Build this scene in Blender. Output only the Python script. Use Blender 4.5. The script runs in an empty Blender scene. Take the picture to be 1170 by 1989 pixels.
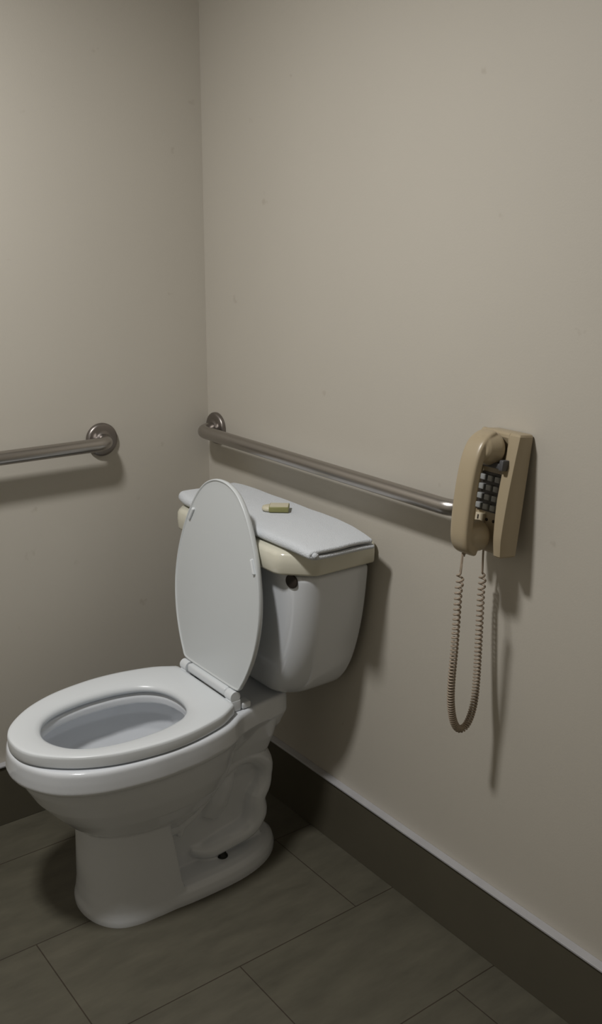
import bpy, bmesh, math, random
from mathutils import Vector, Matrix, noise
random.seed(7)
S = bpy.context.scene
COL = S.collection
PI = math.pi
LAMP = 20.3
XT = 0.43            # toilet centre line

# ------------------------------------------------------------------ materials
def mat(name, col, rough=.5, metal=0, spec=.5, coat=0, bump=0, bscale=200, var=0, vscale=6, bdist=.002, sheen=0):
    m = bpy.data.materials.new(name); m.use_nodes = True
    nt = m.node_tree; b = nt.nodes['Principled BSDF']
    b.inputs['Base Color'].default_value = (*col, 1)
    b.inputs['Roughness'].default_value = rough
    b.inputs['Metallic'].default_value = metal
    b.inputs['Specular IOR Level'].default_value = spec
    b.inputs['Coat Weight'].default_value = coat
    b.inputs['Coat Roughness'].default_value = .08
    b.inputs['Sheen Weight'].default_value = sheen
    tc = nt.nodes.new('ShaderNodeTexCoord')
    if var:
        n = nt.nodes.new('ShaderNodeTexNoise'); n.inputs['Scale'].default_value = vscale; n.inputs['Detail'].default_value = 5
        nt.links.new(tc.outputs['Object'], n.inputs['Vector'])
        mx = nt.nodes.new('ShaderNodeMix'); mx.data_type = 'RGBA'
        mx.inputs['A'].default_value = (*[c*(1-var) for c in col], 1)
        mx.inputs['B'].default_value = (*[min(1, c*(1+var)) for c in col], 1)
        nt.links.new(n.outputs['Fac'], mx.inputs['Factor']); nt.links.new(mx.outputs['Result'], b.inputs['Base Color'])
    if bump:
        n = nt.nodes.new('ShaderNodeTexNoise'); n.inputs['Scale'].default_value = bscale; n.inputs['Detail'].default_value = 4
        nt.links.new(tc.outputs['Object'], n.inputs['Vector'])
        bp = nt.nodes.new('ShaderNodeBump'); bp.inputs['Strength'].default_value = bump; bp.inputs['Distance'].default_value = bdist
        nt.links.new(n.outputs['Fac'], bp.inputs['Height']); nt.links.new(bp.outputs['Normal'], b.inputs['Normal'])
    return m

def floor_mat():
    m = bpy.data.materials.new('floor_tile'); m.use_nodes = True
    nt = m.node_tree; b = nt.nodes['Principled BSDF']; L = nt.links.new
    tc = nt.nodes.new('ShaderNodeTexCoord'); sp = nt.nodes.new('ShaderNodeSeparateXYZ'); L(tc.outputs['Object'], sp.inputs[0])
    def add(sock, v):
        a = nt.nodes.new('ShaderNodeMath'); a.operation = 'ADD'; L(sock, a.inputs[0]); a.inputs[1].default_value = v; return a.outputs[0]
    cb = nt.nodes.new('ShaderNodeCombineXYZ')
    L(add(sp.outputs['Y'], .429 + 6.1), cb.inputs[0]); L(add(sp.outputs['X'], .1404 + 3.05), cb.inputs[1])
    br = nt.nodes.new('ShaderNodeTexBrick'); L(cb.outputs[0], br.inputs['Vector'])
    br.inputs['Scale'].default_value = 1; br.inputs['Brick Width'].default_value = .61; br.inputs['Row Height'].default_value = .305
    br.inputs['Mortar Size'].default_value = .0014; br.inputs['Mortar Smooth'].default_value = .2; br.inputs['Bias'].default_value = 0
    br.inputs['Color1'].default_value = (.094, .087, .064, 1); br.inputs['Color2'].default_value = (.105, .097, .073, 1)
    br.inputs['Mortar'].default_value = (.042, .032, .022, 1)
    br.offset = .5; br.offset_frequency = 2
    mp = nt.nodes.new('ShaderNodeMapping'); mp.inputs['Scale'].default_value = (14, 4, 4); L(tc.outputs['Object'], mp.inputs[0])
    n = nt.nodes.new('ShaderNodeTexNoise'); n.inputs['Scale'].default_value = 1.6; n.inputs['Detail'].default_value = 7; n.inputs['Roughness'].default_value = .62
    L(mp.outputs[0], n.inputs['Vector'])
    r = nt.nodes.new('ShaderNodeMapRange'); r.inputs['From Min'].default_value = .3; r.inputs['From Max'].default_value = .7
    r.inputs['To Min'].default_value = .8; r.inputs['To Max'].default_value = 1.2; L(n.outputs['Fac'], r.inputs['Value'])
    mx = nt.nodes.new('ShaderNodeVectorMath'); mx.operation = 'SCALE'; L(br.outputs['Color'], mx.inputs[0]); L(r.outputs[0], mx.inputs['Scale'])
    L(mx.outputs[0], b.inputs['Base Color'])
    b.inputs['Roughness'].default_value = .48; b.inputs['Specular IOR Level'].default_value = .4
    bp = nt.nodes.new('ShaderNodeBump'); bp.inputs['Strength'].default_value = .5; bp.inputs['Distance'].default_value = .001; bp.invert = True
    L(br.outputs['Fac'], bp.inputs['Height']); L(bp.outputs['Normal'], b.inputs['Normal'])
    return m

def wall_mat():
    m = mat('wall_paint', (.52, .488, .428), rough=.55, spec=.35, bump=.12, bscale=260, bdist=.0015, var=.035, vscale=3)
    nt = m.node_tree; L = nt.links.new; b = nt.nodes['Principled BSDF']
    # faint scuffs: small patches of slightly different sheen and tone
    tc = nt.nodes.new('ShaderNodeTexCoord')
    n = nt.nodes.new('ShaderNodeTexNoise'); n.inputs['Scale'].default_value = 17; n.inputs['Detail'].default_value = 3
    L(tc.outputs['Object'], n.inputs['Vector'])
    cr = nt.nodes.new('ShaderNodeValToRGB'); cr.color_ramp.elements[0].position = .70; cr.color_ramp.elements[1].position = .76
    L(n.outputs['Fac'], cr.inputs[0])
    mx = nt.nodes.new('ShaderNodeMix'); mx.data_type = 'RGBA'
    src = b.inputs['Base Color'].links[0].from_socket
    L(cr.outputs[0], mx.inputs['Factor']); L(src, mx.inputs['A']); mx.inputs['B'].default_value = (.455, .418, .36, 1)
    L(mx.outputs['Result'], b.inputs['Base Color'])
    return m

M = {
 'wall': wall_mat(),
 'ceil': mat('ceiling_paint', (.62, .60, .56), .8),
 'floor': floor_mat(),
 'base': mat('baseboard_tile', (.092, .083, .060), .42, spec=.4, var=.08, vscale=9),
 'strip': mat('trim_strip', (.50, .50, .52), .35, metal=.2, var=.1, vscale=30),
 'china': mat('vitreous_china', (.69, .715, .75), .12, spec=.5, coat=.3),
 'plastic': mat('seat_plastic', (.71, .74, .765), .28),
 'lid': mat('seat_plastic_shaded', (.63, .66, .675), .32),  # seat plastic darkened: the raised lid's shade put into its colour
 'bone': mat('bone_china', (.66, .64, .535), .14, coat=.3),
 'towel': mat('terry_cloth', (.71, .745, .79), .95, spec=.1, bump=.9, bscale=520, bdist=.003, sheen=.3),
 'soap': mat('cream_soap', (.62, .58, .44), .45),
 'sleeve': mat('olive_wrapper', (.25, .245, .095), .45),
 'steel': mat('brushed_steel', (.43, .405, .385), .3, metal=1, bump=.05, bscale=500),
 'flange': mat('steel_flange', (.27, .245, .23), .38, metal=1),
 'phone': mat('beige_plastic', (.395, .325, .218), .33, var=.03, vscale=20),
 'cord': mat('cord_vinyl', (.34, .275, .21), .45),
 'keypad': mat('keypad_dark', (.035, .03, .025), .4),
 'key': mat('grey_key', (.30, .31, .31), .3),
 'hook': mat('dark_grey_plastic', (.085, .085, .09), .4),
 'card': mat('pale_card', (.62, .55, .42), .5),
 'dark': mat('dark_brown_metal', (.022, .014, .009), .6),
 'nut': mat('blackened_bolt', (.015, .017, .014), .35, metal=.5),
 'diff': None,
}
m = bpy.data.materials.new('lamp_diffuser'); m.use_nodes = True
b = m.node_tree.nodes['Principled BSDF']; b.inputs['Base Color'].default_value = (.8, .8, .78, 1)
M['diff'] = m

# ------------------------------------------------------------------ helpers
def link(name, me, m, parent=None):
    me.materials.append(m)
    o = bpy.data.objects.new(name, me); COL.objects.link(o)
    if parent: o.parent = parent
    return o
def obj(name, bm, m, parent=None, smooth=True, recalc=True):
    if recalc: bmesh.ops.recalc_face_normals(bm, faces=bm.faces)
    me = bpy.data.meshes.new(name); bm.to_mesh(me); bm.free()
    if smooth:
        for p in me.polygons: p.use_smooth = True
    return link(name, me, m, parent)
def thing(name, label, cat, loc=(0, 0, 0), rot=(0, 0, 0), group=None):
    o = bpy.data.objects.new(name, None); COL.objects.link(o)
    o.location = loc; o.rotation_euler = rot; o.empty_display_size = .05
    o['label'] = label; o['category'] = cat
    if group: o['group'] = group
    return o
def struct(o):
    o['kind'] = 'structure'; return o
def autosmooth(o, ang=35):
    me = o.data; bm = bmesh.new(); bm.from_mesh(me)
    for e in bm.edges:
        if len(e.link_faces) == 2 and e.calc_face_angle(0) > math.radians(ang): e.smooth = False
    bm.to_mesh(me); bm.free()
def box(bm, x0, x1, y0, y1, z0, z1, bev=0, seg=3):
    r = bmesh.ops.create_cube(bm, size=1)
    vs = r['verts']
    for v in vs:
        v.co = Vector(((x0+x1)/2 + v.co.x*(x1-x0), (y0+y1)/2 + v.co.y*(y1-y0), (z0+z1)/2 + v.co.z*(z1-z0)))
    if bev:
        es = list({e for v in vs for e in v.link_edges})
        bmesh.ops.bevel(bm, geom=es, offset=bev, segments=seg, profile=.5, affect='EDGES')
def rings(bm, rs, cap0=True, cap1=True, closed_loop=False):
    V = [[bm.verts.new(p) for p in r] for r in rs]; n = len(rs[0])
    pairs = list(zip(V, V[1:])) + ([(V[-1], V[0])] if closed_loop else [])
    for a, c in pairs:
        for i in range(n):
            j = (i+1) % n
            bm.faces.new((a[i], a[j], c[j], c[i]))
    if cap0 and not closed_loop: bm.faces.new(V[0])
    if cap1 and not closed_loop: bm.faces.new(V[-1])
    return V
def tube(bm, pts, rad, seg=16, cap=True, up=Vector((0, 0, 1)), rx=None):
    """sweep an ellipse (rad along normal, rx along binormal) on a path"""
    pts = [Vector(p) for p in pts]; R = []
    n = None
    for i, p in enumerate(pts):
        t = (pts[min(i+1, len(pts)-1)] - pts[max(i-1, 0)]).normalized()
        if n is None:
            n = up - t*up.dot(t)
            if n.length < 1e-4: n = Vector((1, 0, 0)) - t*t.x
        n = (n - t*n.dot(t)).normalized(); bvec = t.cross(n)
        r = rad[i] if isinstance(rad, (list, tuple)) else rad
        r2 = (rx[i] if isinstance(rx, (list, tuple)) else rx) if rx is not None else r
        R.append([p + n*r*math.cos(a) + bvec*r2*math.sin(a) for a in [2*PI*k/seg for k in range(seg)]])
    rings(bm, R, cap, cap)
def lathe(bm, prof, seg=40, mtx=Matrix()):
    """prof: (r, z) pairs about local z"""
    R = [[mtx @ Vector((max(r, 1e-5)*math.cos(2*PI*k/seg), max(r, 1e-5)*math.sin(2*PI*k/seg), z)) for k in range(seg)] for r, z in prof]
    rings(bm, R)
def crom(pts, n, closed=True):
    """Catmull-Rom through pts, resampled to n evenly spaced points"""
    P = [Vector(p) for p in pts]; k = len(P); out = []
    segs = k if closed else k-1
    g = (lambda i: P[i % k]) if closed else (lambda i: P[max(0, min(k-1, i))])
    for i in range(segs):
        p0, p1, p2, p3 = g(i-1), g(i), g(i+1), g(i+2)
        for s in range(24):
            t = s/24
            out.append(.5*((2*p1) + (-p0+p2)*t + (2*p0-5*p1+4*p2-p3)*t*t + (-p0+3*p1-3*p2+p3)*t**3))
    out.append(out[0].copy() if closed else P[-1].copy())
    d = [0]
    for a, c in zip(out, out[1:]): d.append(d[-1] + (c-a).length)
    res = []; j = 0; m_ = n if closed else n-1
    for i in range(n):
        s = d[-1]*i/m_
        while j < len(d)-2 and d[j+1] < s: j += 1
        f = (s-d[j])/max(1e-9, d[j+1]-d[j]); res.append(out[j].lerp(out[j+1], min(1, f)))
    return res
def sym(half, n=128):
    """half outline (x>=0) from front tip to back; returns n closed points counter-clockwise starting at the tip"""
    r = [(x, y, 0) for x, y in half]
    l = [(-x, y, 0) for x, y in reversed(half) if x > 1e-6]
    return crom(r+l, n)
def remesh(o, vox, it=6, fac=.5):
    m = o.modifiers.new('remesh', 'REMESH'); m.mode = 'VOXEL'; m.voxel_size = vox; m.use_smooth_shade = True
    s = o.modifiers.new('smooth', 'SMOOTH'); s.iterations = it; s.factor = fac

# ------------------------------------------------------------------ room shell
RX, RY, RZ = 2.42, -2.20, 2.20
def slab(name, x0, x1, y0, y1, z0, z1, m):
    bm = bmesh.new(); box(bm, x0, x1, y0, y1, z0, z1)
    return struct(obj(name, bm, m, smooth=False))
slab('floor', -.1, RX+.1, RY-.1, .1, -.1, 0, M['floor'])
slab('ceiling', -.1, RX+.1, RY-.1, .1, RZ, RZ+.1, M['ceil'])
slab('wall_left', -.1, 0, RY-.1, .1, 0, RZ, M['wall'])
slab('wall_back', 0, RX+.1, 0, .1, 0, RZ, M['wall'])
slab('wall_right', RX, RX+.1, RY-.1, 0, 0, RZ, M['wall'])
slab('wall_front', 0, RX, RY-.1, RY, 0, RZ, M['wall'])
BT, BH = .016, .158
def bb(name, x0, x1, y0, y1, z0, z1, m, bev=.0012):
    bm = bmesh.new(); box(bm, x0, x1, y0, y1, z0, z1, bev, 2)
    o = struct(obj(name, bm, m, smooth=False)); return o
bb('baseboard_back', 0, RX, -BT, 0, 0, BH, M['base'])
bb('baseboard_left', 0, BT, RY, -BT, 0, BH, M['base'])
bb('baseboard_right', RX-BT, RX, RY, -BT, 0, BH, M['base'])
bb('baseboard_front', BT, RX-BT, RY, RY+BT, 0, BH, M['base'])
bb('trim_1', 0, RX, -BT-.004, 0, BH, BH+.005, M['strip'])
bb('trim_2', 0, BT+.004, RY, -BT-.004, BH, BH+.005, M['strip'])

# ------------------------------------------------------------------ toilet
T = thing('toilet', 'white two-piece floor toilet with raised lid in the corner between the two grab bars', 'toilet', (XT, -.36, 0))
off = Vector((XT, -.36, 0))
def tp(name, bm, m, smooth=True, parent=T):
    """toilet part written in coordinates relative to (XT, 0, 0)"""
    bmesh.ops.translate(bm, verts=bm.verts, vec=(0, .36, 0))
    return obj(name, bm, m, parent, smooth)

def plate(yf, w, wn, yb, yn=-.27):
    """outline of the bowl: egg front plus neck going back under the tank"""
    L = -.27 - yf
    h = [(0, yf), (.30*w, yf+.012*L/.475), (.62*w, yf+.045*L/.475), (.87*w, yf+.115*L/.475), (.985*w, yf+.20*L/.475), (w, yf+.27*L/.475),
         (.955*w, yf+.35*L/.475), (.84*w, yf+.42*L/.475), (max(wn*1.1, .68*w), yf+.48*L/.475), (wn*1.03, yn+.06), (wn, yb+.07), (wn*.93, yb+.025), (wn*.6, yb+.003), (0, yb)]
    return sym(h)
def egg(yf, yb, w):
    L = yb-yf
    h = [(0, yf), (.34*w, yf+.025*L), (.66*w, yf+.10*L), (.88*w, yf+.23*L), (.985*w, yf+.40*L), (w, yf+.54*L), (.96*w, yf+.70*L), (.80*w, yf+.86*L), (.48*w, yf+.965*L), (0, yb)]
    return sym(h)
def at(o, z): return [Vector((p.x, p.y, z)) for p in o]

bm = bmesh.new()
R = [at(egg(-.580, -.33, .078), .172), at(egg(-.600, -.315, .098), .200), at(egg(-.630, -.29, .121), .225),
     at(egg(-.663, -.265, .143), .262), at(egg(-.694, -.25, .158), .301), at(egg(-.715, -.24, .1665), .340),
     at(egg(-.723, -.235, .1695), .365), at(egg(-.739, -.228, .1795), .3695), at(egg(-.743, -.225, .1820), .376), at(egg(-.7415, -.225, .1812), .396),
     at(egg(-.739, -.225, .1798), .415), at(egg(-.735, -.230, .176), .4205),
     at(egg(-.680, -.345, .122), .420), at(egg(-.672, -.352, .114), .412), at(egg(-.672, -.352, .114), .396),
     at(egg(-.706, -.325, .148), .388), at(egg(-.705, -.325, .152), .355), at(egg(-.690, -.330, .142), .318),
     at(egg(-.655, -.345, .115), .280), at(egg(-.60, -.36, .075), .250), at(egg(-.56, -.38, .045), .215)]
rings(bm, R)
# column under the bowl
def col(w, yf, yb, z):
    h = [(0, yf), (.45*w, yf+.008), (.80*w, yf+.035), (.96*w, yf+.075), (w, yf+.13), (w, yb-.012), (w*.96, yb-.002), (w*.6, yb), (0, yb)]
    return at(sym(h), z)
rings(bm, [col(.117, -.615, -.395, -.005), col(.1165, -.615, -.40, .010), col(.1125, -.611, -.412, .030), col(.1095, -.608, -.420, .06), col(.107, -.607, -.426, .11),
           col(.105, -.605, -.434, .16), col(.104, -.605, -.440, .20), col(.100, -.602, -.440, .24)])
# foot plate
def foot(s, dz, y0=-.616):
    h = [(0, y0+s), (.053-s*.4, y0+.011+s), (.087-s*.7, y0+.052+s*.6), (.109-s, y0+.11), (.119-s, y0+.19), (.121-s, y0+.27), (.117-s, y0+.345),
         (.103-s, y0+.405), (.078-s*.7, y0+.452-s*.6), (.042-s*.4, y0+.486-s), (0, y0+.498-s)]
    return at(sym(h), dz)
rings(bm, [foot(0, -.005), foot(0, .012), foot(.004, .026), foot(.014, .036), foot(.03, .040)])
# central web and neck behind the bowl
def rr(x, y0, y1, z, k=.5):
    r = min(x, (y1-y0)/2)*k
    h = [(0, y0), (x-r, y0), (x-.3*r, y0+.3*r), (x, y0+r), (x, y1-r), (x-.3*r, y1-.3*r), (x-r, y1), (0, y1)]
    return at(sym(h), z)
rings(bm, [rr(.044, -.44, -.165, .02), rr(.042, -.44, -.175, .12), rr(.048, -.42, -.18, .22), rr(.064, -.38, -.165, .255), rr(.082, -.36, -.152, .285), rr(.092, -.34, -.140, .32), rr(.097, -.33, -.128, .36), rr(.099, -.33, -.118, .40), rr(.099, -.33, -.116, .414), rr(.095, -.33, -.120, .4195)])
# shoulders that blend the rim into the neck
def sh(g, z):
    h = [(0, -.335), (.118-g, -.335), (.144-g, -.305), (.125-g, -.265), (.110-g, -.22), (.102-g, -.17), (.095-g, -.132-g*.3), (.07-g*.7, -.119-g), (0, -.116-g)]
    return at(sym(h), z)
rings(bm, [sh(.030, .32), sh(.016, .340), sh(.008, .358), sh(.004, .366), sh(0, .375), sh(0, .398), sh(.001, .414), sh(.005, .4195)][0:8])
# trapway: comes up diagonally from the sump, turns over and drops to the outlet
tw = [(0, -.43, .155), (0, -.385, .17), (0, -.34, .205), (0, -.295, .252), (0, -.245, .278), (0, -.195, .268), (0, -.165, .230),
      (0, -.170, .185), (0, -.190, .155), (0, -.190, .115), (0, -.215, .082), (0, -.27, .070), (0, -.33, .062), (0, -.365, .075)]
pts = crom(tw, 60, closed=False)
def lerpk(ks, n):
    return [ks[int(i*(len(ks)-1)/(n-1))]*(1-((i*(len(ks)-1)/(n-1)) % 1)) + ks[min(len(ks)-1, int(i*(len(ks)-1)/(n-1))+1)]*((i*(len(ks)-1)/(n-1)) % 1) for i in range(n)]
rad = lerpk([.026, .026, .026, .027, .029, .034, .037, .030, .034, .038, .034, .033, .033, .022], 60)
rxx = lerpk([.074, .078, .080, .081, .083, .085, .082, .073, .080, .084, .082, .080, .076, .050], 60)
tube(bm, pts, rad, seg=28, up=Vector((0, 1, 0)), rx=rxx)
# lobe of the rising leg beside the drop leg
tube(bm, crom([(0, -.258, .252), (0, -.276, .215), (0, -.296, .175), (0, -.312, .140)], 20, closed=False), lerpk([.026, .036, .046, .040], 20), seg=24, up=Vector((0, 1, 0)), rx=lerpk([.066, .074, .072, .058], 20))
# ridge along the bowl flank
tube(bm, crom([(0, -.33, .30), (0, -.355, .25), (0, -.385, .19), (0, -.405, .14)], 24, closed=False), .018, seg=20, up=Vector((0, 1, 0)), rx=.077)
bowl = tp('bowl', bm, M['china'])
remesh(bowl, .0026, 7, .5)

# floor bolts through the foot
for s in (1, -1):
    bm = bmesh.new()
    mt = Matrix.Translation((s*.066, -.292, .0410))
    lathe(bm, [(0, 0), (.0125, 0), (.0125, .002), (.0095, .0025), (.0085, .010), (.0055, .014), (.0038, .015), (.0038, .029), (.003, .031), (0, .031)], 24, mt)
    b_ = tp('floor_bolt', bm, M['nut']); b_['label'] = 'dark exposed floor bolt'

# seat
seat_half = [(0, -.735), (.045, -.7275), (.087, -.700), (.130, -.648), (.160, -.580), (.1735, -.50), (.173, -.44), (.165, -.39), (.149, -.335), (.128, -.299), (.1225, -.2905), (.117, -.2875), (.06, -.287), (0, -.287)]
def seat_out():
    r = seat_half; pts_ = [(x, y, 0) for x, y in r] + [(-x, y, 0) for x, y in reversed(r) if x > 1e-6]
    return crom(pts_, 160)
O = seat_out()
Oe = [Vector((p.x, p.y, 0)) for p in O]
# opening sampled at matching angles about the seat centre
cy = -.50
hole = egg(-.668, -.358, .112)
def ray_on(poly, ang):
    d = Vector((math.cos(ang), math.sin(ang), 0)); c = Vector((0, cy, 0)); best = None
    for i in range(len(poly)):
        a, b2 = poly[i]-c, poly[(i+1) % len(poly)]-c
        e = b2-a; den = d.x*e.y-d.y*e.x
        if abs(den) < 1e-12: continue
        t = (a.x*e.y-a.y*e.x)/den; u = (a.x*d.y-a.y*d.x)/den
        if t > 0 and -1e-6 <= u <= 1+1e-6 and (best is None or t > best): best = t
    return c + d*best
NA = 192
Hh = [ray_on(hole, math.atan2(p.y-cy, p.x)) for p in O]
def seat_ring(s, z, grow=0):
    out = []
    for a, h in zip(O, Hh):
        p = a.lerp(h, s)
        if grow:
            n_ = Vector((a.x, a.y-cy, 0)).normalized(); p = p + n_*grow
        out.append(Vector((p.x, p.y, z)))
    return out
bm = bmesh.new()
prof = [(.05, .4240), (.0, .4250), (-.006, .428), (-.005, .4430), (.012, .4475), (.04, .4490), (.14, .4494), (.5, .4470), (.80, .4435), (.93, .4400), (.985, .4350), (1.0, .430), (.96, .4245)]
rings(bm, [seat_ring(s, z) for s, z in prof], closed_loop=True)
seat = tp('seat', bm, M['plastic'])
for x, y in ((.125, -.60), (-.125, -.60), (.12, -.36), (-.12, -.36)):
    bm = bmesh.new(); box(bm, x-.008, x+.008, y-.014, y+.014, .419, .4255, .002, 2); tp('seat_bumper', bm, M['plastic'])

# raised lid: built flat along +z, leaning back a little
la = math.radians(95)
LP = Vector((0, -.273, .462))
def lidp(x, t, d):
    """x across, t up the lid, d out towards the front"""
    up_ = Vector((0, -math.cos(la), math.sin(la))); fr = Vector((0, -math.sin(la), -math.cos(la)))
    return LP + Vector((x, 0, 0)) + up_*t + fr*d
lid_half = [(0, .452), (.035, .447), (.072, .428), (.108, .388), (.142, .325), (.163, .262), (.1715, .205), (.170, .155), (.160, .105), (.142, .058), (.122, .022), (.108, .008), (.05, .006), (0, .006)]
LO = crom([(x, y, 0) for x, y in lid_half] + [(-x, y, 0) for x, y in reversed(lid_half) if x > 1e-6], 160)
def lring(inset, d):
    out = []; n = len(LO)
    for i, p in enumerate(LO):
        t_ = (LO[(i+1) % n]-LO[i-1]).normalized(); nn = Vector((-t_.y, t_.x, 0))
        c = Vector((0, .21, 0))-p
        if nn.dot(c) < 0: nn = -nn
        q = p + nn*inset; out.append(lidp(q.x, q.y, d))
    return out
bm = bmesh.new()
rings(bm, [lring(.012, -.0125), lring(.004, -.0115), lring(.0008, -.008), lring(0, -.003), lring(.0003, .0008), lring(.0012, .0022), lring(.0030, .0024), lring(.0042, .0014), lring(.0052, .0002), lring(.0065, 0)] + [[lidp(p.x*k, .215+(p.y-.215)*k, -.0001) for p in LO] for k in (.93, .80, .55, .25, .04)])
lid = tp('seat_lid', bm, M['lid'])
for s, x, t in ((1, .139, .296), (-1, -.113, .352)):
    bm = bmesh.new()
    tang = Vector((s*-.042, .095, 0)).normalized() if s > 0 else Vector((.05, .085, 0)).normalized()
    R = []
    c0 = Vector((x, t, 0)); nn = Vector((tang.y, -tang.x, 0))
    for d, k in ((-.002, 1), (.0040, 1), (.0055, .8)):
        R.append([lidp((c0+tang*a*k+nn*b2*k).x, (c0+tang*a*k+nn*b2*k).y, d) for a, b2 in ((-.017, -.0035), (.017, -.0035), (.017, .0035), (-.017, .0035))])
    rings(bm, R)
    o = tp('lid_bumper', bm, M['plastic'], smooth=False)
    o.modifiers.new('bevel', 'BEVEL').width = .0015

# hinge
bm = bmesh.new(); box(bm, -.080, .080, -.287, -.262, .447, .468, .006, 4)
hb = tp('hinge_bar', bm, M['plastic']); autosmooth(hb, 50)
for s in (1, -1):
    bm = bmesh.new()
    box(bm, s*.096-.013, s*.096+.013, -.291, -.262, .421, .449, .004, 3)
    tube(bm, [(s*.083, -.277, .456), (s*.1085, -.277, .456)], .0125, 24)
    p_ = tp('hinge_post', bm, M['plastic']); autosmooth(p_, 40)
    bm = bmesh.new(); box(bm, s*.096-.013, s*.096+.013, -.260, -.236, .421, .436, .004, 3)
    q_ = tp('hinge_cap', bm, M['plastic']); autosmooth(q_, 40)

# tank
def tsec(w, yf, yb, z, rc):
    """tank section: wide rounded front corners, tight back corners"""
    pts_ = []
    def arc(cx, cy_, r, a0, a1, n):
        for i in range(n):
            a = math.radians(a0+(a1-a0)*i/(n-1)); pts_.append(Vector((cx+r*math.cos(a), cy_+r*math.sin(a), z)))
    rb = min(.012, w*.4)
    rc = min(rc, w*.75, (yb-yf)*.7)
    arc(w-rc, yf+rc, rc, -90, 0, 14); arc(w-rb, yb-rb, rb, 0, 90, 6); arc(-w+rb, yb-rb, rb, 90, 180, 6); arc(-w+rc, yf+rc, rc, 180, 270, 14)
    return pts_
bm = bmesh.new()
ts = [(.050, -.115, -.060, .4195, .03), (.093, -.143, -.040, .4205, .05), (.123, -.160, -.030, .4265, .06), (.146, -.172, -.024, .438, .066), (.166, -.179, -.021, .457, .07), (.184, -.185, -.019, .483, .07),
      (.200, -.189, -.018, .517, .068), (.214, -.192, -.017, .560, .064), (.226, -.194, -.016, .612, .060), (.236, -.196, -.016, .675, .055), (.242, -.198, -.016, .742, .052), (.242, -.198, -.016, .750, .052)]
rings(bm, [tsec(w, yf, yb, z, rc) for w, yf, yb, z, rc in ts])
tank = tp('tank', bm, M['china'])
sub = tank.modifiers.new('sub', 'SUBSURF'); sub.levels = sub.render_levels = 2
# dark round lever hole at the right of the tank front
bm = bmesh.new()
lathe(bm, [(0, -.002), (.0150, -.002), (.0150, .0012), (.0140, .0018), (0, .0016)], 32, Matrix.Translation((.203, -.1962, .733)) @ Matrix.Rotation(math.radians(14), 4, 'Z') @ Matrix.Rotation(math.radians(90), 4, 'X'))
lh = tp('lever_hole', bm, M['dark']); lh['label'] = 'dark empty lever hole on the tank front'
# tank lid with clipped front corners
def lsec(g, z, r=.016):
    w, yf, yb = .259+g, -.226-g, -.010
    P = [(w-.058-g*.3, yf), (w, yf+.058+g*.3), (w, yb), (-w, yb), (-w, yf+.058+g*.3), (-w+.058+g*.3, yf)]
    out = []
    n = len(P)
    for i in range(n):
        a, c, e = Vector(P[i-1]), Vector(P[i]), Vector(P[(i+1) % n])
        rad_ = r if i in (0, 1, 4, 5) else .008
        u = (a-c).normalized()*rad_; v = (e-c).normalized()*rad_
        for k in range(7):
            t = k/6; q = (c+u)*(1-t)**2 + c*2*t*(1-t) + (c+v)*t*t
            out.append(Vector((q.x, q.y, z)))
    return out
bm = bmesh.new()
rings(bm, [lsec(-.012, .752), lsec(-.003, .7500), lsec(0, .7515), lsec(.0015, .756), lsec(.002, .775), lsec(.001, .790), lsec(-.002, .7955), lsec(-.006, .7985), lsec(-.012, .800)])
bmesh.ops.translate(bm, verts=bm.verts, vec=(-.009, 0, 0)); tl = tp('tank_lid', bm, M['bone']); tl['label'] = 'bone coloured tank lid with clipped front corners'
# supply line and stop valve hidden low behind the bowl are not in view

# ------------------------------------------------------------------ towel lying folded on the tank lid
TW = thing('towel', 'white folded terry towel laid along the toilet tank lid under the soap', 'towel', (.45, -.12, .800))
def towel_profile():
    """(y, z) mid line of the folded sheet, looking along x"""
    p = [(-.030, .0205), (-.06, .0212), (-.11, .0215), (-.16, .0212), (-.190, .0205), (-.2045, .0188), (-.2105, .0135), (-.2045, .0082), (-.190, .0062), (-.15, .0060), (-.10, .0060), (-.05, .0060), (-.024, .0060)]
    return crom([(y, z, 0) for y, z in p], 90, closed=False)
TX0, TXL = .192, .520
def tdef(u, yb, f, x, y, z):
    """shape the folded towel: u along, yb 0 front..1 back, f 1 on the upper layer"""
    top = .0009*noise.noise(Vector((x*9, y*12, 3))) + .0007*noise.noise(Vector((x*24, y*20, 8)))
    lift = f*(.0045*math.exp(-((x-.21)/.06)**2)*(1-.5*yb) + top + .0012)
    droop = -f*.0042*max(0, (u-.86)/.14)**2
    yy = y - .030*yb*max(0, (u-.70)/.30)**1.6 - .016*yb*max(0, (.18-u)/.18)**2 + .012*(1-yb)*max(0, (.10-u)/.10)**2
    yy += (1-yb)*(.0035*noise.noise(Vector((x*7, 1, 5))) + (.006*f if .2 < u < .5 else .0)*math.sin((u-.2)/.3*PI))
    xx = x + (.004*math.sin(yb*5.2+.4) + .019*yb)*max(0, (u-.75)/.25)**2 - .006*(2*abs(yb-.5))**2*max(0, (.1-u)/.1)
    return xx-.45, yy+.12, z+lift+droop
bm = bmesh.new()
prof = towel_profile(); NX = 110; G = []
for i in range(NX+1):
    u = i/NX; x = TX0 + u*TXL
    row = []
    for k, q in enumerate(prof):
        y, z = q.x, q.y
        f = max(0, min(1, (z-.008)/.010)); yb = max(0, min(1, (y+.2105)/.186))
        X, Y, Z = tdef(u, yb, f, x, y, z)
        row.append(bm.verts.new((X, Y, max(.0048, Z))))
    G.append(row)
for i in range(NX):
    for k in range(len(prof)-1):
        bm.faces.new((G[i][k], G[i+1][k], G[i+1][k+1], G[i][k+1]))
tw_o = obj('towel_body', bm, M['towel'], TW)
sd = tw_o.modifiers.new('sol', 'SOLIDIFY'); sd.thickness = .0092; sd.offset = 0
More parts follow.
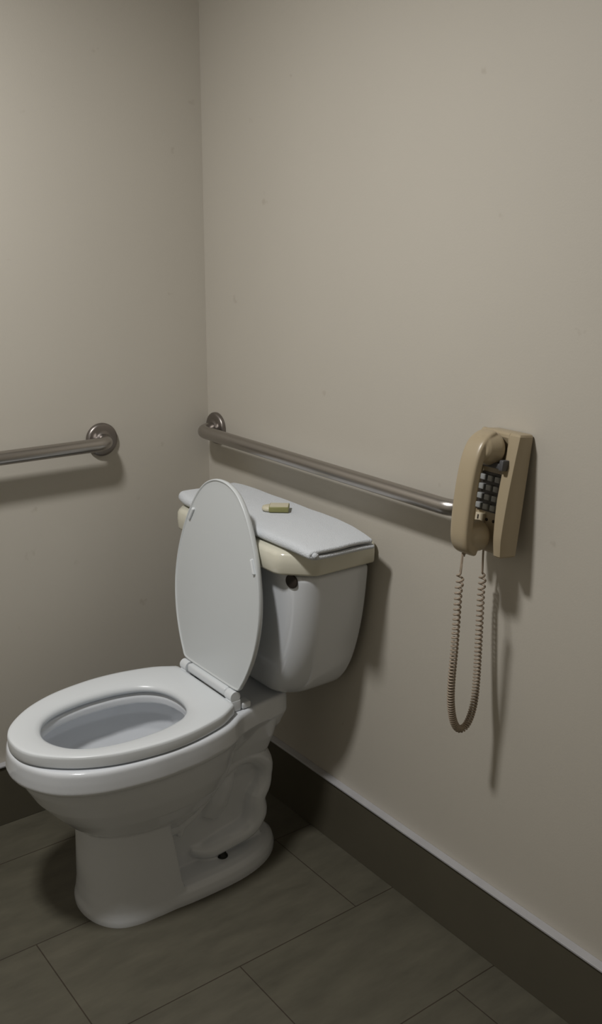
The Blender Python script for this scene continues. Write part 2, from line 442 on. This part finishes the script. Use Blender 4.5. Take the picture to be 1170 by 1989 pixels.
sb = tw_o.modifiers.new('sub', 'SUBSURF'); sb.levels = sb.render_levels = 1
# rolled hem tucked inside the front fold
bm = bmesh.new(); R = []
for i in range(61):
    u = i/60; x = TX0+.01 + u*(TXL-.0035)
    X, Y, Z = tdef(u, .05, .5, x, -.1990, .0135)
    R.append([Vector((X, Y+.0062*math.cos(a), Z+.0058*math.sin(a))) for a in [2*PI*k/14 for k in range(14)]])
rings(bm, R)
tw2 = obj('rolled_hem', bm, M['towel'], TW)

# ------------------------------------------------------------------ soap on the towel
SP = thing('soap', 'small cream bar of soap in an olive green wrapper lying on the white towel', 'soap', (.452, -.108, .8285), (0, 0, math.radians(50)))
bm = bmesh.new()
def oval(a, c, z, n=48, p=2.6):
    return [Vector((a*math.copysign(abs(math.cos(t))**(2/p), math.cos(t)), c*math.copysign(abs(math.sin(t))**(2/p), math.sin(t)), z)) for t in [2*PI*k/n for k in range(n)]]
rings(bm, [oval(.026, .015, 0), oval(.0295, .0175, .0025), oval(.030, .018, .006), oval(.0285, .0165, .0095), oval(.024, .0125, .0115)])
obj('soap_bar', bm, M['soap'], SP)
bm = bmesh.new(); box(bm, -.013, .031, -.0188, .0188, 0, .0125, .002, 3)
o = obj('wrapper', bm, M['sleeve'], SP); autosmooth(o, 40); o['label'] = 'olive green wrapper'
bm = bmesh.new(); box(bm, -.0115, .0295, -.0165, .0165, .0122, .0129, .0003, 1)
o = obj('wrapper_face', bm, M['soap'], SP, smooth=False); o['label'] = 'pale cream top face of wrapper'

# ------------------------------------------------------------------ grab bars
def grab_bar(name, label, length, origin, rotz, group=None):
    """local: x along the wall, -y out from the wall; first flange centre at 0"""
    t = thing(name, label, 'grab bar', origin, (0, 0, rotz), group)
    o_, r = .058, .016
    pts_ = [(0, -.006, 0)]
    rb = .040
    pts_ += [(0, -o_+rb, 0)]
    for i in range(1, 13):
        a = i/12*PI/2; pts_.append((rb-rb*math.cos(a), -o_+rb-rb*math.sin(a), 0))
    for i in range(1, 20): pts_.append((rb+(length-2*rb)*i/20, -o_, 0))
    for i in range(0, 13):
        a = i/12*PI/2; pts_.append((length-rb+rb*math.sin(a), -o_+rb-rb*math.cos(a), 0))
    pts_.append((length, -.006, 0))
    bm = bmesh.new(); tube(bm, pts_, r, 32); obj('bar', bm, M['steel'], t)
    for x in (0, length):
        bm = bmesh.new()
        mt = Matrix.Translation((x, 0, 0)) @ Matrix.Rotation(math.radians(90), 4, 'X')
        lathe(bm, [(0, 0), (.0395, 0), (.0405, .0015), (.0405, .0075), (.0385, .0108), (.034, .0125), (.024, .0132), (.0185, .0140), (.0172, .0165), (.0, .0165)], 56, mt)
        obj('flange', bm, M['flange'], t)
    return t
grab_bar('grab_bar', 'long steel grab bar running above the toilet tank from the corner to the telephone', .914, (.045, 0, .937), 0)
grab_bar('grab_bar', 'steel grab bar on the wall left of the toilet, cut by the photo edge', 1.067, (0, -.306, .937), -PI/2)
bars = [o for o in bpy.data.objects if o.name.startswith('grab_bar')]
# second bar: local +x must run towards -y with outward = +x world
b2 = bars[1]
b2.rotation_euler = (0, 0, 0)
b2.rotation_euler = (PI, 0, PI/2)   # x -> +y, -y -> out ; corrected below by matrix
b2.matrix_basis = Matrix(((0, -1, 0, 0), (-1, 0, 0, -.306), (0, 0, -1, .937), (0, 0, 0, 1)))

# ------------------------------------------------------------------ wall telephone
tilt = math.radians(-7)
PH = thing('wall_telephone', 'beige push-button wall telephone with coiled cord hanging over the end of the grab bar', 'telephone', (1.020, -.0035, 1.091), (tilt, 0, 0))
def dprof(z):   # front depth of the housing by height (z from 0 to -.214)
    u = -z/.220
    return .033 + .012*math.sin(PI*min(1, u*.62)) - .004*max(0, u-.85)/.15
def hsec(z, g=0):
    d = dprof(z); u = -z/.220
    c = .020*max(0, min(1, (-z-.010)/.03)); c = c*(1 if u < 1 else .9)
    w = .055-g; wl = .044-g-.014*max(0, 1+z/.022)**2; d = d-g; e = .008*max(0, (u-.55)/.45)
    P = [(w, .0), (w, -d*.5), (w+.000, -d+.004), (w-.001, -d+.0012), (w-.004, -d), (.034+e, -d-.0003), (.0315+e, -d+.001), (.030+e, -d+c*.3), (.0275+e, -d+c*.93), (.0255+e, -d+c),
         (0, -d+c), (-.0255, -d+c), (-.0275, -d+c*.93), (-.030, -d+c*.3), (-.0315, -d+.001), (-.034, -d-.0003), (-wl+.004, -d), (-wl+.001, -d+.0012), (-wl, -d+.004), (-wl, -d*.5), (-wl, .0)]
    return [Vector((x, y, z)) for x, y in P]
bm = bmesh.new()
zs = [0, -.0015, -.005] + [-.010-.0083*i for i in range(25)] + [-.2165, -.219, -.2205]
gs = [.006, .002, 0] + [0]*25 + [.0, .002, .005]
rings(bm, [hsec(z, g) for z, g in zip(zs, gs)])
ho = obj('housing', bm, M['phone'], PH); autosmooth(ho, 28)
# mounting plate between the tilted housing and the wall
bm = bmesh.new(); box(bm, -.036, .045, -.001, .0035, -.12, -.012, .001, 1)
mpl = obj('wall_plate', bm, M['dark'], PH, smooth=False); mpl['label'] = 'dark wall plate behind the housing'
# keypad
bm = bmesh.new()
kd = lambda z: -dprof(z)+.020
zc0, zc1 = -.078, -.147
R = []
for z in (zc0, (zc0+zc1)/2, zc1):
    R.append([Vector((-.0265, kd(z)+.001, z)), Vector((.0265, kd(z)+.001, z)), Vector((.0265, kd(z)-.003, z)), Vector((-.0265, kd(z)-.003, z))])
rings(bm, R)
kp = obj('keypad', bm, M['keypad'], PH, smooth=False); kp['label'] = 'dark recessed keypad panel'
key_me = None
for r in range(4):
    for c in range(3):
        z = -.0868 - r*.0170; x = (c-1)*.0168
        if key_me is None:
            bm = bmesh.new(); box(bm, -.0058, .0058, -.0090, 0, -.0052, .0052, .0014, 3)
            k = obj('key', bm, M['key'], kp); key_me = k.data
        else:
            k = bpy.data.objects.new('key', key_me); COL.objects.link(k); k.parent = kp
        k.location = (x, kd(z)-.0025, z)
# number card window, slider and screws below the keypad
zc = -.160
bm = bmesh.new(); box(bm, -.024, -.005, kd(zc)-.0050, kd(zc)+.002, zc-.010, zc+.007, .001, 2)
o = obj('card_window', bm, M['card'], PH, smooth=False); o['label'] = 'pale card window below the keys'
bm = bmesh.new(); box(bm, -.0185, -.0155, kd(zc)-.0056, kd(zc)-.004, zc-.004, zc+.004)
obj('card_slot', bm, M['dark'], PH, smooth=False)
for x in (-.0005, .0155):
    bm = bmesh.new(); lathe(bm, [(0, 0), (.0028, 0), (.0028, .0012), (.0018, .0016), (0, .0014)], 20, Matrix.Translation((x, kd(-.162)+.0004, -.162)) @ Matrix.Rotation(math.radians(90), 4, 'X'))
    obj('screw', bm, M['dark'], PH)
# switch hook under the earpiece
bm = bmesh.new()
box(bm, -.030, .041, -.052, -.018, -.0640, -.0540, .002, 2)
box(bm, .034, .043, -.054, -.028, -.066, -.047, .002, 2)
hk = obj('switch_hook', bm, M['hook'], PH); autosmooth(hk, 40)
# handset
HS = bpy.data.objects.new('handset', None)
bpy.data.objects.remove(HS)
bm = bmesh.new()
hp = [(-.010, -.048), (-.0135, -.060), (-.026, -.0745), (-.050, -.0840), (-.085, -.0885), (-.125, -.0895), (-.165, -.0880), (-.193, -.084), (-.208, -.0745), (-.214, -.060)]
pp = crom([(0, y, z) for z, y in hp], 60, closed=False)
nrm = Vector((0, -1, 0)); R = []
for i, q in enumerate(pp):
    t = (pp[min(59, i+1)]-pp[max(0, i-1)]).normalized()
    n = Vector((0, t.z, -t.y)).normalized()
    if n.y > 0: n = -n
    if i < 4: n = Vector((0, -.7, .7)).normalized() if n.z < .2 else n
    hw = .0205*min(1, .86+i*.02); ht = .0105
    sec = []
    for k in range(28):
        a = 2*PI*k/28; p = 4.5
        cx = math.copysign(abs(math.cos(a))**(2/p), math.cos(a)); sx = math.copysign(abs(math.sin(a))**(2/p), math.sin(a))
        sec.append(q + Vector((1, 0, 0))*hw*cx + n*ht*sx)
    R.append(sec)
rings(bm, R)
Rx = Matrix.Rotation(math.radians(-90), 4, 'X')   # local z -> +y
# ear cup (towards the wall)
lathe(bm, [(0, 0), (.022, 0), (.026, .006), (.0285, .018), (.0305, .030), (.0300, .036), (.024, .0400), (0, .0400)], 40, Matrix.Translation((.002, -.076, -.0325)) @ Rx)
# mouth cup: tapers up into the handle
lathe(bm, [(0, 0), (.021, 0), (.024, .008), (.0265, .022), (.0285, .036), (.027, .0410), (.020, .0440), (0, .0440)], 40, Matrix.Translation((0, -.082, -.1895)) @ Rx)
hs = obj('handset', bm, M['phone'], PH)
remesh(hs, .0013, 8, .5)

# coiled cord, written in room coordinates and moved into the phone's frame
cp = [(1.0165, -0.1, 0.8873), (1.0187, -0.105, 0.8706), (1.0216, -0.111, 0.8408), (1.0208, -0.112, 0.8096), (1.0185, -0.112, 0.7094), (1.0129, -0.11, 0.6246), (1.0121, -0.106, 0.5759), (1.0125, -0.096, 0.5409), (1.0146, -0.082, 0.5255), (1.0191, -0.068, 0.5348), (1.0211, -0.056, 0.5695), (1.016, -0.046, 0.6178), (1.0085, -0.038, 0.7072), (1.004, -0.034, 0.7869), (1.0033, -0.033, 0.8188), (1.0036, -0.034, 0.8611), (1.0057, -0.036, 0.8758)]
base = crom(cp, 1500, closed=False)
L = [0]
for a, c in zip(base, base[1:]): L.append(L[-1]+(c-a).length)
tot = L[-1]
s0, s1 = .044, tot-.052
half = (s0+s1)/2
out = []; ph = 0
dense = [0]*1500
for i in range(1500):
    s = L[i]
    q = abs(s-half)/(s1-s0)*2        # 0 bottom .. 1 top
    pitch = .0040 + .0078*min(1, q)**1.1
    if s0 <= s <= s1: ph += 2*PI*(L[i]-L[max(0, i-1)])/pitch
    dense[i] = ph
steps = 14
import bisect
total_turns = ph/(2*PI); N = int(total_turns*steps)
path = [base[i] for i in range(1500) if L[i] < s0][::12]
frames = []
for j in range(N+1):
    tgt = 2*PI*j/steps
    i = min(1498, bisect.bisect_left(dense, tgt)); i = max(1, i)
    d0, d1 = dense[i-1], dense[i]
    f = 0 if d1 == d0 else max(0, min(1, (tgt-d0)/(d1-d0)))
    p = base[i-1].lerp(base[i], f); t = (base[i]-base[i-1]).normalized()
    n = Vector((1, 0, 0)) - t*t.x; n.normalize(); bn = t.cross(n)
    rr_ = .0056*min(1, j/6, (N-j)/6+.001)
    rr_ = max(rr_, .0002)
    if j < 30: rr_ *= 1+.22*math.sin(j*.55)
    if N-j < 46: rr_ *= 1+.22*math.sin((N-j)*.42)
    path.append(p + (n*math.cos(tgt)+bn*math.sin(tgt))*rr_)
path += [base[i] for i in range(1500) if L[i] > s1][6::12] + [base[-1]]
bpy.context.view_layer.update()
inv = (Matrix.Translation(PH.location) @ PH.rotation_euler.to_matrix().to_4x4()).inverted()
path = [inv @ p for p in path]
bm = bmesh.new(); tube(bm, path, .0020, 8)
cd = obj('coiled_cord', bm, M['cord'], PH); cd['label'] = 'tan coiled cord hanging in a loop'
bm = bmesh.new(); tube(bm, [inv @ Vector((1.0180, -.098, .884)), inv @ Vector((1.0168, -.101, .874))], .0034, 16)
obj('cord_plug', bm, M['cord'], PH)

# ------------------------------------------------------------------ ceiling lamp (above the frame)
LX, LY = .80, -1.08
CL = thing('ceiling_light', 'round white ceiling light with a flat diffuser', 'ceiling light', (LX, LY, RZ))
bm = bmesh.new(); lathe(bm, [(0, 0), (.13, 0), (.13, -.035), (.125, -.04), (0, -.04)], 48)
obj('lamp_base', bm, M['ceil'], CL)
bm = bmesh.new(); lathe(bm, [(0, -.0405), (.112, -.0405), (.112, -.046), (0, -.046)], 48)
obj('diffuser', bm, M['diff'], CL)
ld = bpy.data.lights.new('room_lamp', 'AREA'); ld.shape = 'DISK'; ld.size = .19; ld.energy = LAMP; ld.color = (1, .985, .96)
lo = bpy.data.objects.new('room_lamp', ld); COL.objects.link(lo); lo.location = (LX, LY, RZ-.050)

w = bpy.data.worlds.new('world'); S.world = w; w.use_nodes = True
w.node_tree.nodes['Background'].inputs[0].default_value = (.5, .5, .5, 1); w.node_tree.nodes['Background'].inputs[1].default_value = .0

# ------------------------------------------------------------------ camera
f, yaw, pit, rol = 1906.389, .92555223, .28189592, .0038944
fw = Vector((-math.sin(yaw)*math.cos(pit), math.cos(yaw)*math.cos(pit), -math.sin(pit)))
r = fw.cross(Vector((0, 0, 1))).normalized(); u = r.cross(fw)
r2 = math.cos(rol)*r + math.sin(rol)*u; u2 = -math.sin(rol)*r + math.cos(rol)*u
cam = bpy.data.cameras.new('camera'); co = bpy.data.objects.new('camera', cam); COL.objects.link(co)
mt = Matrix((r2, u2, -fw)).transposed().to_4x4(); mt.translation = Vector((2.16330122, -1.3243141, 1.43262396))
co.matrix_world = mt
cam.sensor_fit = 'HORIZONTAL'; cam.sensor_width = 36; cam.lens = f/1170*36; cam.clip_start = .01
S.camera = co
S.view_settings.view_transform = 'Standard'; S.view_settings.look = 'None'; S.view_settings.gamma = 1
S.view_settings.use_curve_mapping = False; S.view_settings.exposure = 0
S.cycles.max_bounces = 8; S.cycles.diffuse_bounces = 5
